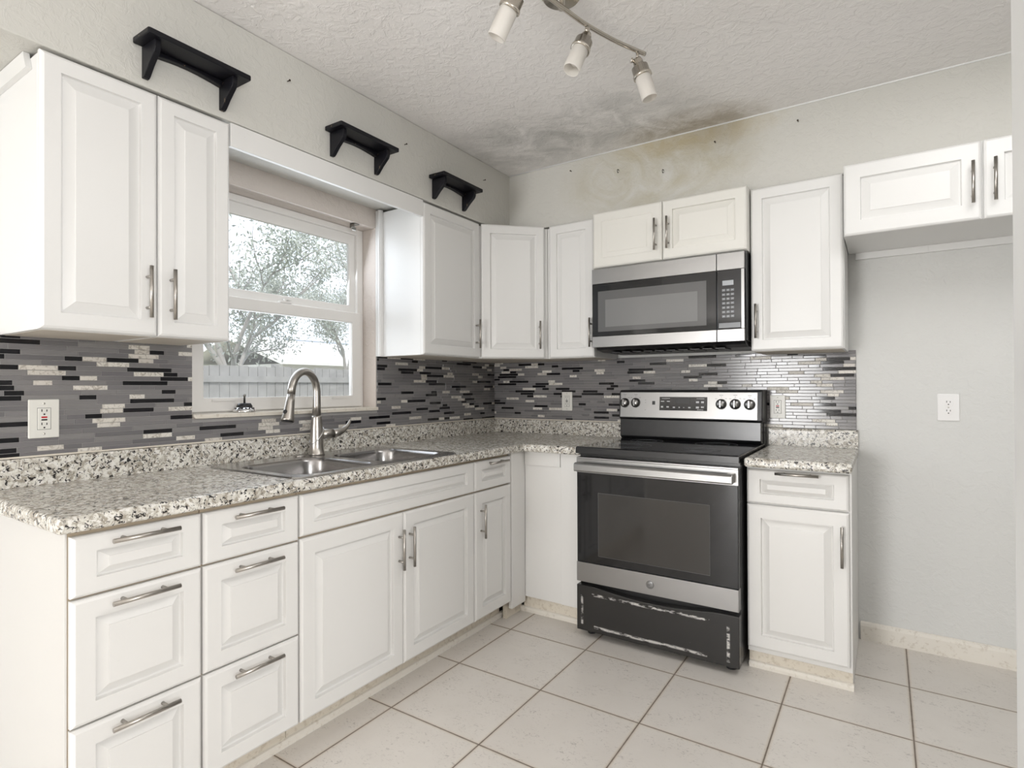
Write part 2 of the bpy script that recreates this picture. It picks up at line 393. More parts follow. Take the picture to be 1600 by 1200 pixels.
# ---------------------------------------------------------------- setting
H = 2.505; SX = .3256; SY = -.294; ZS = 2.150
WY0, WY1, WZ0, WZ1 = -2.037, -1.088, 1.098, 2.052          # window opening
struct(box('floor', (-1.7, 4.9, -9.6, .1, -.06, 0), MT['floor']))
struct(box('ceiling', (-1.7, 4.9, -9.6, .1, H, H+.06), MT['ceil']))
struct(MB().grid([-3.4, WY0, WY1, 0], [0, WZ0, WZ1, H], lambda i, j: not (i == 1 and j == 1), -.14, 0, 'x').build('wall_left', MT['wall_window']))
struct(box('wall_back', (-.14, 4.9, 0, .1, 0, H), MT['wall']))
struct(MB().grid([-.001, SX, 4.8], [-3.4, SY, -.001], lambda i, j: i == 0 or j == 1, ZS, H-.001, 'z').build('wall_soffit', MT['soffit'], bevel=.004))
# partition whose white cased end shows at the right edge of the view
struct(box('wall_partition', (2.40, 4.8, -2.34, -2.215, 0, H), MT['wall']))
struct(box('trim_1', (2.383, 2.403, -2.350, -2.205, 0, H-.001), MT['trim'], bevel=.003))
struct(box('trim_2', (2.392, 2.475, -2.362, -2.341, 0, H-.001), MT['trim'], bevel=.003))
# room behind the camera, with the patio door and an added side opening at the fill light
struct(MB().grid([-1.7, -.24, 1.24, 4.9], [0, 2.1, H], lambda i, j: not (i == 1 and j == 0), -9.6, -9.5, 'y').build('wall_rear', MT['wall']))
struct(box('wall_jog', (-1.7, -.14, -3.4, -3.28, 0, H), MT['wall']))
struct(box('wall_side', (-1.8, -1.7, -9.6, -3.28, 0, H), MT['wall']))
struct(MB().grid([-9.6, -4.7, -3.1, .1], [0, .85, 2.05, H], lambda i, j: not (i == 1 and j == 1), 4.8, 4.9, 'x').build('wall_right', MT['wall']))
# caulk bead where soffit meets ceiling
struct(MB().tube([(SX, SY-.001, H-.001), (4.8, SY-.001, H-.001)], .0045, 8).build('trim_7', MT['trim']))
# baseboard in the fridge alcove
struct(MB().prism([(-.0005, 0), (-.014, 0), (-.014, .068), (-.010, .080), (-.004, .086), (-.0005, .086)], 2.14, 4.8, 'x').build('baseboard_back', MT['baseboard']))

# ---------------------------------------------------------------- window
win = bpy.data.objects.new('window_1', None); COL.objects.link(win); win.location = (-.095, WY0, WZ0); struct(win)
fx0, fx1 = -.045, -.003; W_, H_ = WY1-WY0, WZ1-WZ0   # local: x depth (0 = frame face), y along, z up
def ring(y0, y1, z0, z1, a, b, c, d, x0, x1):
    """rectangular frame; a,b side widths, c bottom, d top"""
    return MB().grid([y0, y0+a, y1-b, y1], [z0, z0+c, z1-d, z1], lambda i, j: not (i == 1 and j == 1), x0, x1, 'x')
e = .001
ring(e, W_-e, .008, H_-e, .040, .040, .035, .030, -.045, 0).build('frame', MT['vinyl'], win, bevel=.003)
ring(.026, W_-.026, .508, H_-.028, .052, .052, .040, .055, -.040, -.018).build('upper_sash', MT['vinyl'], win, bevel=.004)
ring(.030, W_-.022, .016, .508, .060, .062, .058, .055, -.016, .012).build('lower_sash', MT['vinyl'], win, bevel=.004)
g = MB().box(-.031, -.027, .07, W_-.07, .54, H_-.08).build('pane', MT['glass'], win)
g = MB().box(-.004, 0, .08, W_-.08, .07, .46).build('pane', MT['glass'], win)
lk = MB().box(-.016, .010, W_*.5-.03, W_*.5+.03, .509, .518).tube([(-.003, W_*.5, .518), (-.003, W_*.5, .528)], .009, 12).box(-.012, .006, W_*.5-.004, W_*.5+.032, .524, .530).build('sash_lock', MT['vinyl'], win, bevel=.001)
for yy in (W_*.18, W_*.82): MB().box(.0125, .020, yy-.05, yy+.05, .060, .066).build('lift_rail', MT['vinyl'], win)
# sill board
struct(MB().prism([(-.094, WZ0+.001), (.020, WZ0+.001), (.020, WZ0-.004), (.0205, WZ0+.010), (.016, WZ0+.012), (-.094, WZ0+.012)], WY0+.001, WY1-.001, 'y').build('trim_3', MT['sill']))

# ---------------------------------------------------------------- tile backsplash
def tiles(name, along0, along1, z0, rows, fixed, vertical_axis, holes=(), label='', seed=1):
    """rows of small tiles on the wall; vertical_axis 'x' = wall at x=0, 'y' = wall at y=0"""
    rnd = random.Random(seed); mb = MB(); RH = .016; g = .0016
    for r in range(rows):
        za, zb = z0+r*RH+g/2, z0+(r+1)*RH-g/2; a = along0 - rnd.random()*.1
        last = -1
        while a < along1:
            q = rnd.random(); k = 0 if q < .61 else (1 if q < .82 else 2)
            if k == last and k: k = 0
            last = k
            L = rnd.choice((.05, .10, .10, .15, .15) if k == 0 else ((.05, .10, .10, .15) if k == 1 else (.05, .07, .10)))
            segs = [(max(a+g/2, along0), min(a+L-g/2, along1))]
            for (h0, h1, hz0, hz1) in holes:
                if zb > hz0 and za < hz1:
                    new = []
                    for (p, q2) in segs:
                        if q2 <= h0 or p >= h1: new.append((p, q2))
                        else:
                            if p < h0: new.append((p, h0))
                            if q2 > h1: new.append((h1, q2))
                    segs = new
            for p, q2 in segs:
                if q2-p < .004: continue
                c = .0009; d0, d1 = .003, .0085
                def P(al, dd, z): return (dd, al, z) if vertical_axis == 'x' else (al, -dd, z)
                vs = [P(p, d0, za), P(q2, d0, za), P(q2, d0, zb), P(p, d0, zb), P(p, d1-c, za), P(q2, d1-c, za), P(q2, d1-c, zb), P(p, d1-c, zb),
                      P(p+c, d1, za+c), P(q2-c, d1, za+c), P(q2-c, d1, zb-c), P(p+c, d1, zb-c)]
                mb.add(vs, [(0, 1, 5, 4), (1, 2, 6, 5), (2, 3, 7, 6), (3, 0, 4, 7), (4, 5, 9, 8), (5, 6, 10, 9), (6, 7, 11, 10), (7, 4, 8, 11), (8, 9, 10, 11)], 1+k)
            a += L
    # grout bed
    if vertical_axis == 'x':
        if holes:
            h = holes[0]
            mb.grid([along0, h[0], h[1], along1], [z0, h[2], z0+rows*RH], lambda i, j: not (i == 1 and j == 1), .0006, .0066, 'x')
        else: mb.box(.0006, .0066, along0, along1, z0, z0+rows*RH)
    else: mb.box(along0, along1, -.0066, -.0006, z0, z0+rows*RH)
    o = mb.build(name, [MT['grout'], MT['t_grey'], MT['t_black'], MT['t_marble']])
    return tag(o, label, 'backsplash')
tiles('tile_backsplash', -2.70, -.0095, .999, 24, 0, 'x', holes=[(WY0-.004, WY1+.004, WZ0-.006, 9)], label='mosaic strip tile backsplash around the window and behind the sink', seed=5)
tiles('tile_backsplash', .001, 2.129, .999, 24, 0, 'y', label='mosaic strip tile backsplash behind the stove, under the microwave', seed=11)

# ---------------------------------------------------------------- cabinet kit
def door_mesh(w, h, fr=.047, rampw=.036, depth=.0115, t=.020, flat=False, frz=None, rz=1.0):
    mb = MB()
    if flat: prof = [(0, -t), (0, -.004), (.004, 0)]
    else: prof = [(0, t), (0, .0075), (.003, .0034), (.009, 0), (fr, 0), (fr+.0015, depth*.8), (fr+.004, depth), (fr+.007, depth*.98), (fr+rampw-.002, .0022), (fr+rampw-.0015, .0004), (fr+rampw, .0002)]
    vs = []; fs = []
    for (i, d) in prof:
        y = -t+d
        q = i if frz is None else (i*frz/fr if i <= fr else frz+(i-fr)*rz)
        vs += [(i, y, q), (w-i, y, q), (w-i, y, h-q), (i, y, h-q)]
    n = len(prof)
    for k in range(n-1):
        for j in range(4): fs.append((4*k+j, 4*k+(j+1) % 4, 4*k+4+(j+1) % 4, 4*k+4+j))
    fs.append((4*n-4, 4*n-3, 4*n-2, 4*n-1)); fs.append((3, 2, 1, 0))
    return mb.add(vs, fs)
def handle(parent, x, z, vert, L=.160, t=.020):
    """bar pull centred at x, z on the front face of a door"""
    mb = MB(); so = .030; r = .0058; y = -t-so
    if vert: mb.tube([(x, y, z-L/2), (x, y, z+L/2)], r, 14); ps = [(x, z-.048), (x, z+.048)]
    else: mb.tube([(x-L/2, y, z), (x+L/2, y, z)], r, 14); ps = [(x-.048, z), (x+.048, z)]
    for (a, c) in ps: mb.tube([(a, -t+.0005, c), (a, y, c)], .0046, 10)
    return mb.build('handle', MT['nickel'], parent)
def front(cab, kind, x0, x1, z0, z1, hx=None, hz=None, vert=True, mat='white', **kw):
    o = door_mesh(x1-x0, z1-z0, **kw).build(kind, MT[mat], cab, loc=(x0, -.0006, z0))
    if hx is not None: handle(o, hx-x0, hz-z0, vert)
    return o
def carcass(cab, w, d, h, mats, z0=0, gap=.0):
    # hollow-looking box: sides, back, bottom, top; front closed by doors
    return MB().box(.0008, w-.0008, 0, d, z0, h).build('carcass', mats, cab, bevel=.0012, seg=1)
R90 = PI/2
UF = .305      # upper carcass front on the left wall
def upper_left(name, y0, y1, label, group=None):
    return thing(name, label, 'cabinet', (UF, y0, 1.3755), R90, group)
G_UP = 'white wall cabinets'
# first two: left of the window
uz = 2.147-1.3755
c = upper_left('wall_cabinet', -2.611, -2.3095, 'white wall cabinet with the wide door at the left edge of the photo', G_UP)
w_ = .3015; MB().box(.0008, w_-.0008, 0, UF-.0012, 0, uz-.013).build('carcass', [MT['white']], c, bevel=.0012, seg=1)
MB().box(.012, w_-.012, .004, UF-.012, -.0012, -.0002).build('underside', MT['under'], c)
front(c, 'door', .0015, w_-.0015, .002, uz-.006, .269, .135)
MB().prism([(.035, uz-.048), (.300, uz-.048), (.300, uz+.0015), (.055, uz+.0015), (.052, uz-.01)], -.014, .0005, 'x').build('cleat', MT['white'], c)
c = upper_left('wall_cabinet', -2.3095, -2.0725, 'narrow white wall cabinet beside the window on its left', G_UP)
w_ = .237; MB().box(.0008, w_-.0008, 0, UF-.0012, 0, uz-.013).build('carcass', MT['white'], c, bevel=.0012, seg=1)
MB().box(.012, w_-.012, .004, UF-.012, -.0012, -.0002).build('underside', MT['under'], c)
front(c, 'door', .0015, w_-.0015, .002, uz-.006, .0375, .135)
# valance board
v = MB().prism([(.306, 2.064), (.3245, 2.064), (.3255, 2.067), (.3255, 2.1465), (.306, 2.1465)], -2.071, -1.0755, 'y').build('valance_board', MT['white'], bevel=.0015)
tag(v, 'plain white valance board bridging the cabinets over the window', 'valance')
# right of window
c = upper_left('wall_cabinet', -1.074, -.6015, 'white wall cabinet right of the window, its side lit by daylight', G_UP)
w_ = .4725; MB().box(.0008, w_-.0008, 0, UF-.0012, 0, uz-.013).build('carcass', MT['white'], c, bevel=.0012, seg=1)
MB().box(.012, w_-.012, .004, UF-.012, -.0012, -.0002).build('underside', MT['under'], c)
front(c, 'door', .0015, w_-.0015, .002, uz-.006, w_-.038, .135, fr=.050)
mo = MB()
mo.prism([(0, .262), (-.016, .264), (-.022, .270), (-.022, .280), (-.012, .283), (-.010, .290), (-.014, .296), (-.014, .3035), (0, .3035)], 0, uz-.004, 'z')
mo.v = [(x, y, z) for (x, y, z) in mo.v]; mo.build('scribe_moulding', MT['white'], c)
# diagonal corner
CF = (.305, -.5995); CE = (.6015, -.314)
c = thing('corner_wall_cabinet', 'white corner wall cabinet with its door set diagonally across the corner', 'cabinet', (0, 0, 1.3755), 0, G_UP)
MB().prism([(.0015, -.0095), (.0015, -.5995), CF, CE, (.6015, -.0095)], 0, uz-.013, 'z').build('carcass', MT['white'], c, bevel=.0012, seg=1)
MB().prism([(.02, -.02), (.02, -.59), (.30, -.59), (.59, -.309), (.59, -.02)], -.0012, -.0002, 'z').build('underside', MT['under'], c)
ang = math.atan2(CE[1]-CF[1], CE[0]-CF[0]); LD = math.hypot(CE[0]-CF[0], CE[1]-CF[1])
d = door_mesh(LD-.042, uz-.008, fr=.050).build('door', MT['white'], c, loc=(CF[0]+.021*math.cos(ang)+.0006*math.sin(ang), CF[1]+.021*math.sin(ang)-.0006*math.cos(ang), .002), rotz=ang)
handle(d, LD-.042-.034, .133, True)
# back run
def upper_back(name, x0, yfront, label, z0=1.3755):
    return thing(name, label, 'cabinet', (x0, yfront, z0), 0, G_UP)
c = upper_back('wall_cabinet', .6035, -.314, 'white wall cabinet between the diagonal corner cabinet and the microwave')
w_ = .304; MB().box(.0008, w_-.0008, 0, .3035, 0, uz-.013).build('carcass', MT['white'], c, bevel=.0012, seg=1)
MB().box(.012, w_-.012, .004, .30, -.0012, -.0002).build('underside', MT['under'], c)
front(c, 'door', .0195, w_-.0015, .002, uz-.006, w_-.0155, .135, fr=.050)
c = upper_back('microwave_cabinet', .9315, -.380, 'short two-door cream cabinet directly above the microwave', 1.8465)
w_ = .782; h_ = 2.147-1.8465; MB().box(.0008, w_-.0008, 0, .3695, 0, h_).build('carcass', MT['cream'], c, bevel=.0012, seg=1)
front(c, 'door', .0015, .3795, .002, h_-.002, .350, .130, mat='cream', depth=.0030, fr=.050, rampw=.030)['label'] = 'left door with its foil raised panel swollen and faint'
front(c, 'door', .3825, w_-.0015, .002, h_-.002, .413, .130, mat='cream', fr=.050)
c = upper_back('wall_cabinet', 1.7155, -.314, 'tall white wall cabinet between the microwave and the fridge alcove')
w_ = .384; MB().box(.0008, w_-.0008, 0, .3035, 0, uz-.013).build('carcass', MT['white'], c, bevel=.0012, seg=1)
MB().box(.012, w_-.012, .004, .30, -.0012, -.0002).build('underside', MT['under'], c)
front(c, 'door', .0015, w_-.0045, .002, uz-.006, .0265, .140, fr=.050)
c = upper_back('fridge_cabinet', 2.101, -.400, 'white two-door wall cabinet over the empty fridge alcove', 1.8475)
w_ = .915; h_ = 2.147-1.8475; MB().box(.0008, w_-.0008, 0, .399, 0, h_).build('carcass', MT['white'], c, bevel=.0012, seg=1)
front(c, 'door', .0015, .4545, -.004, h_-.004, .4265, .134, fr=.060)
front(c, 'door', .4605, w_-.0015, -.004, h_-.004, .492, .134, fr=.060)
MB().box(.030, .312, .384, .3995, -.032, -.0005).box(.3125, w_-.01, .384, .3995, -.032, -.0005).build('cleat', MT['white'], c)

# base cabinets, left run: doors at x=.62
BF = .5995; ZB = .8695
def base_left(name, y0, y1, label, cat='cabinet', group='white base cabinets', hollow=False):
    c = thing(name, label, cat, (BF, y0, 0), R90, group); w = y1-y0
    if hollow:
        MB().box(.0008, .018, 0, BF-.001, .095, ZB).box(w-.018, w-.0008, 0, BF-.001, .095, ZB).box(.018, w-.018, 0, BF-.001, .095, .112).box(.018, w-.018, 0, .018, .112, ZB).box(.0008, w-.0008, .0625, .080, 0, .0952).build('carcass', MT['base_box'], c, bevel=.0012, seg=1)
        MB().box(.0008, w-.0008, .0595, .0622, .001, .0945).build('toe_kick', MT['kick'], c)
        return c, w
    MB().box(.0008, w-.0008, 0, BF-.001, .095, ZB).box(.0008, w-.0008, .0625, .080, 0, .0952).build('carcass', MT['base_box'], c, bevel=.0012, seg=1)
    MB().box(.0008, w-.0008, .0595, .0622, .001, .0945).build('toe_kick', MT['kick'], c)
    return c, w
b1 = dict(mat='base_white', fr=.050, rampw=.031, depth=.0145)
b0 = dict(mat='base_white', fr=.052, rampw=.030, depth=.0125, frz=.041, rz=.72)
c, w_ = base_left('drawer_cabinet', -2.6425, -2.3275, 'white three-drawer base cabinet at the left end of the counter')
for z0, z1, hz in ((.708, .856, .835), (.397, .702, .680), (.100, .392, .370)):
    front(c, 'drawer', .003, w_-.0025, z0, z1, w_/2+.002, hz, False, **(b0 if z1 > .8 else b1))
MB().box(-.0035, .0003, -.002, BF-.002, 0, ZB).build('end_panel', MT['endp'], c)
c, w_ = base_left('drawer_cabinet', -2.3265, -2.0075, 'white three-drawer base cabinet beside the sink cabinet')
for z0, z1, hz in ((.708, .856, .832), (.397, .702, .676), (.100, .392, .366)):
    front(c, 'drawer', .0025, w_-.0025, z0, z1, w_/2, hz, False, **(b0 if z1 > .8 else b1))
c, w_ = base_left('sink_cabinet', -2.0065, -1.0475, 'white two-door base cabinet under the sink with a wide false drawer front', hollow=True)
front(c, 'false_front', .0025, w_-.0025, .716, .856, **b0)
b2 = dict(mat='base_white', fr=.055, rampw=.034, depth=.0145)
front(c, 'door', .0025, .4835, .100, .708, .457, .568, True, **b2)
front(c, 'door', .4865, w_-.0025, .100, .708, .516, .568, True, **b2)
c, w_ = base_left('narrow_cabinet', -1.0465, -.7325, 'narrow white base cabinet with one drawer over one door, nearest the corner')
front(c, 'drawer', .0025, w_-.0025, .716, .856, w_/2+.012, .841, False, **b0)
front(c, 'door', .0025, w_-.0025, .100, .708, .046, .571, True, **b2)
# corner filler and blank panel facing the room
c = thing('corner_filler', 'plain cream filler panels closing the counter corner left of the stove', 'cabinet', (.62, -.600, 0))
MB().box(-.0205, -.0005, -.131, .001, .060, ZB).build('stile', MT['base_white'], c, bevel=.001, seg=1)
MB().box(0, .220, .001, .018, .088, ZB).build('panel', MT['base_white'], c, bevel=.001, seg=1)
MB().box(.002, .218, -.006, .0008, .795, ZB).build('rail', MT['base_white'], c, bevel=.001, seg=1)
MB().box(.221, .345, -.004, .016, .088, ZB).build('side_stile', MT['base_white'], c, bevel=.001, seg=1)
MB().box(-.0205, .345, .020, .032, .001, .0875).box(-.058, -.036, -.131, .019, .001, .0945).build('toe_kick', MT['kick'], c)
# shoe moulding
shoe = [(0, 0), (.012, 0), (.012, .014), (.008, .024), (0, .028)]
struct(MB().prism([(.5375+a, z+.0005) for a, z in shoe], -2.64, -.602, 'y').build('trim_4', MT['baseboard']))
struct(MB().prism([(-.5805-a, z+.0005) for a, z in shoe], .550, .968, 'x').build('trim_5', MT['baseboard']))
struct(MB().prism([(-.5645-a, z+.0005) for a, z in shoe], 1.745, 2.134, 'x').build('trim_6', MT['baseboard']))
# base right of stove
c = thing('drawer_cabinet', 'white base cabinet with one drawer over one door, right of the stove', 'cabinet', (1.7425, -.583, 0), 0, 'white base cabinets')
w_ = .3895; MB().box(.0008, w_-.0008, 0, .582, .075, ZB).box(.0008, w_-.0008, .030, .582, .002, .0752).build('carcass', MT['base_white'], c, bevel=.0012, seg=1)
MB().box(.002, w_-.002, .019, .0298, .001, .074).build('toe_kick', MT['kick'], c)
front(c, 'drawer', .002, w_-.009, .714, .858, .197, .848, False, **b0)
front(c, 'door', .002, w_-.009, .098, .708, w_-.033, .578, True, **b2)

# ---------------------------------------------------------------- countertops
CT, CB = .910, .8705
ct = thing('countertop', 'L-shaped granite-pattern laminate countertop holding the sink', 'countertop', (.3, -1.5, CB))
def off(mb, dx, dy, dz): mb.v = [(x-dx, y-dy, z-dz) for x, y, z in mb.v]; return mb
SXa, SXb, SYa, SYb = .112, .600, -2.000, -1.190    # sink cut-out
xs = [.0005, SXa, SXb, .644, .9725]; ys = [-2.674, SYa, SYb, -.654, -.0005]
off(MB().grid(xs, ys, lambda i, j: (j == 3 or i < 3) and not (i == 1 and j == 1), CB, CT), .3, -1.5, CB).build('worktop', MT['granite'], ct, bevel=.011, seg=3, ang=60)
L_ = [(0.0005, CT+.0005), (.028, CT+.0005), (.028, .988), (.024, .996), (.0095, .998), (.0005, .998)]
off(MB().prism(L_, -2.670, -.0005, 'y'), .3, -1.5, CB).build('backsplash_lip', MT['granite'], ct)
off(MB().prism([(-a, z) for a, z in L_], .0285, .9725, 'x'), .3, -1.5, CB).build('backsplash_lip', MT['granite'], ct)
off(MB().box(.010, .016, -2.66, -.0165, .9985, 1.0035).box(.0165, .97, -.016, -.010, .9985, 1.0035), .3, -1.5, CB).build('caulk_line', MT['caulk'], ct)
ct = thing('countertop', 'short granite-pattern countertop right of the stove', 'countertop', (1.94, -.33, CB))
off(MB().box(1.7425, 2.136, -.654, -.0005, CB, CT), 1.94, -.33, CB).build('worktop', MT['granite'], ct, bevel=.011, seg=3)
off(MB().prism([(-a, z) for a, z in L_], 1.7425, 2.136, 'x'), 1.94, -.33, CB).build('backsplash_lip', MT['granite'], ct)

# ---------------------------------------------------------------- sink
sk = thing('sink', 'double-bowl stainless steel drop-in sink in the counter', 'sink', (.352, -1.597, CT))
rim = rrect(0, 0, .545, .850, .04)                   # x (front-back) by y
bl = rrect(.045, -.207, .395, .368, .075, 7); br = rrect(.045, .203, .385, .352, .075, 7)
mb = MB(); V, Fc = fill_loops([rim, bl, br], .0055); mb.add(V, Fc)
n = len(rim); o2 = [(x*1.012, y*1.008) for x, y in rim]
mb.add([(x, y, .0055) for x, y in rim]+[(x, y, .0006) for x, y in o2], [(i, (i+1) % n, n+(i+1) % n, n+i) for i in range(n)])
mb.build('rim', MT['sinksteel'], sk)
def bowl(loop, cx, cy, name):
    mb = MB(); n = len(loop); steps = [(1, .0055), (.985, .001), (.965, -.010), (.95, -.10), (.935, -.145), (.89, -.165), (.80, -.172), (.30, -.178), (.13, -.180)]
    vs = [(cx+(x-cx)*s, cy+(y-cy)*s, z) for s, z in steps for x, y in loop]
    mb.add(vs, [(k*n+i, k*n+(i+1) % n, k*n+n+(i+1) % n, k*n+n+i) for k in range(len(steps)-1) for i in range(n)], 0, True)
    return mb.build(name, MT['bowlsteel'], sk)
bowl(bl, .045, -.207, 'bowl'); bowl(br, .045, .203, 'bowl')
for yy in (-.207, .203):
    MB().lathe([(.055, -.1785), (.050, -.176), (.042, -.180), (.036, -.186), (.010, -.187)], 24, (.045, yy, 0)).build('drain', MT['chrome'], sk)
MB().lathe([(.022, .0058), (.022, .009), (.018, .0125), (.006, .0135)], 20, (-.222, -.050, 0)).build('hole_cover', MT['nickel'], sk)

# ---------------------------------------------------------------- faucet
fa = thing('faucet', 'brushed nickel pull-down gooseneck faucet behind the sink', 'faucet', (.135, -1.565, CT+.0058))
dx, dy = .30, -.954                                 # horizontal direction of the spout
MB().lathe([(.034, .0002), (.034, .006), (.031, .010), (.029, .05), (.0265, .115), (.0215, .165), (.0205, .172)], 24).build('body', MT['nickel'], fa)
R_ = .086; path = [(0, 0, .170), (0, 0, .22), (0, 0, .278)]
for k in range(1, 15):
    a = PI-k*PI*0.94/14; h_ = R_*(1+math.cos(a)); path.append((dx*h_, dy*h_, .278+.088*math.sin(a)))
lh, lz = R_*(1+math.cos(.06*PI)), path[-1][2]
path.append((dx*(lh+.004), dy*(lh+.004), lz-.025))
MB().tube(path, [.0185, .0175, .0168]+[.0162]*14+[.0160], 18).build('gooseneck', MT['nickel'], fa)
p0 = Vector(path[-1]); dr = Vector((dx*.22, dy*.22, -1)).normalized()
MB().tube([p0+dr*.0008, p0+dr*.03, p0+dr*.075, p0+dr*.105, p0+dr*.112], [.0160, .0175, .0215, .0265, .0270], 20).build('spray_head', MT['nickel'], fa)
MB().lathe([(.0245, 0), (.0235, .004), (.008, .0045)], 20, p0+dr*.1122, dr).build('spray_face', MT['blackplastic'], fa)
side = Vector((dx, dy, .15)).normalized()
MB().lathe([(.0085, 0), (.009, .004), (.0065, .006)], 12, p0+dr*.075+side*.0205, side).build('spray_button', MT['blackplastic'], fa)
ld = Vector((.10, .995, .0))
lp = [Vector((0, 0, .088))+ld*d+Vector((0, 0, z)) for d, z in ((.018, 0), (.055, .002), (.080, .001), (.105, .003), (.135, .012), (.160, .030), (.172, .050), (.176, .058))]
MB().tube(lp[:3], [.0230, .0225, .0215], 16).build('valve_arm', MT['nickel'], fa)
MB().tube([lp[2]+ld*.001]+lp[3:], [.0215, .0190, .0140, .0090, .0058, .0036], 14).build('lever', MT['nickel'], fa)
MB().tube([Vector((.0290*math.cos(a), .0290*math.sin(a), .085+.036*math.sin(a))) for a in [i*2*PI/30 for i in range(31)]], .0026, 6, cap=False).build('rope_band', MT['chrome'], fa)

# sink strainer on the sill
st = thing('sink_strainer', 'chrome basket strainer with a black stopper lying upside down on the window sill', 'strainer', (-.028, -1.805, WZ0+.0125))
MB().lathe([(.044, .0), (.046, .004), (.040, .012), (.034, .020), (.030, .021), (.004, .021)], 28).build('basket', MT['chrome'], st)
for k in range(16):
    a = 2*PI*k/16
    MB().lathe([(.0032, .0), (.0032, .0012)], 8, (.0372*math.cos(a), .0372*math.sin(a), .0162), (math.cos(a), math.sin(a), .75)).build('hole', MT['slot'], st)
MB().lathe([(.031, .0212), (.032, .024), (.025, .037), (.004, .038)], 28).build('stopper', MT['blackplastic'], st)
MB().lathe([(.0042, .038), (.0042, .066), (.0062, .068), (.0062, .074), (.003, .076)], 12).build('stem', MT['darkpost'], st)

# ---------------------------------------------------------------- stove
RX, RW = .977, .757
sv = thing('stove', 'black and stainless steel freestanding electric stove', 'stove', (RX, -.70, 0))
def S(name, mat, *bx, bevel=.002, **kw):
    mb = MB()
    for b in bx: mb.box(*b)
    return mb.build(name, MT[mat] if isinstance(mat, str) else mat, sv, bevel=bevel, **kw)
S('body', 'black', (.003, RW-.003, .042, .690, .040, .888))
for fx in (.05, RW-.05):
    for fy in (.07, .62): MB().lathe([(.022, .0005), (.022, .012), (.012, .014), (.012, .0395)], 14, (fx, fy, 0)).build('foot', MT['blackplastic'], sv)
S('cooktop', 'cooktop', (0, RW, .0, .605, .8895, .921), bevel=.005)
S('cooktop_trim', 'black', (.0, RW, -.004, -.0005, .888, .917), bevel=.0012)
for (bx, by, br_) in ((.20, .17, .115), (.56, .16, .085), (.20, .44, .085), (.56, .44, .10)):
    mb = MB()
    for rr in (br_, br_*.62): mb.lathe([(rr-.0012, .9212), (rr+.0012, .9212), (rr+.0012, .9215), (rr-.0012, .9215), (rr-.0012, .9212)], 48, (bx, by, 0), cap=False)
    mb.build('burner', MT['key'], sv)
# door
dr_ = S('oven_door', 'blackglass', (.004, RW-.004, .002, .040, .362, .862), bevel=.003)
def D(name, mat, *bx, bevel=.0015):
    mb = MB()
    for b in bx: mb.box(*b)
    return mb.build(name, MT[mat], dr_, bevel=bevel)
D('window', 'windowglass', (.118, .635, .0006, .0022, .402, .702), bevel=.0006)
D('window_border', 'greyglass', (.1165, .1178, .0004, .0018, .402, .702), (.6352, .6365, .0004, .0018, .402, .702), (.1165, .6365, .0004, .0018, .4006, .4018), (.1165, .6365, .0004, .0018, .7022, .7036), bevel=0)
D('lower_panel', 'steel', (.004, RW-.004, -.003, .040, .268, .3615))
D('top_strip', 'steel', (.004, RW-.004, -.001, .040, .8625, .8700), bevel=.001)
hd = MB().prism([(-.046, .806), (-.050, .812), (-.050, .838), (-.044, .846), (-.030, .8475), (-.028, .806)], .012, RW-.018, 'x')
hd.box(.012, .040, -.029, .0015, .808, .846).box(RW-.046, RW-.018, -.029, .0015, .808, .846).build('handle', MT['steel'], dr_, bevel=.002)
D('handle_back_strip', 'steel', (.004, RW-.004, -.0012, .0018, .796, .8620), bevel=.0006)
em = MB().lathe([(.0175, -.0032), (.0175, -.0042), (.0155, -.0046), (.002, -.0046)], 28, (.372, 0, .314), (0, 1, 0))
em = MB()
em.lathe([(.0180, .0032), (.0180, .0046), (.0165, .0050), (.002, .0050)], 28, (.372, 0, .314), (0, -1, 0)).build('emblem', MT['badge'], dr_)
for sg in (1, -1):   # the two curling strokes and ring of the round badge
    pts_ = [(.372+sg*.004+.0055*math.cos(a)*sg, -.0054, .314+.0062*math.sin(a)) for a in [i*.35+.6 for i in range(15)]]
    MB().tube(pts_, .0009, 6).build('emblem_stroke', MT['steel'], dr_)
MB().tube([(.372+.0148*math.cos(i*2*PI/28), -.0054, .314+.0148*math.sin(i*2*PI/28)) for i in range(29)], .0008, 6, cap=False).build('emblem_ring', MT['steel'], dr_)
# storage drawer with a scooped finger lip
mb = MB(); top = [(.003+(RW-.006)*k/24, .250-.022*max(0, math.sin(PI*min(1, max(0, (k/24-.12)/.76)))) ) for k in range(25)]
poly = [(.003, .032)]+[(RW-.003, .032)]+[(x, z) for x, z in reversed(top)]
mb.prism(poly, -.002, .040, 'y')
mb.v = [(x-.003, y, z-.032) for x, y, z in mb.v]
mb.build('storage_drawer', MT['drawer_black'], sv, loc=(.003, 0, .032), bevel=.003)
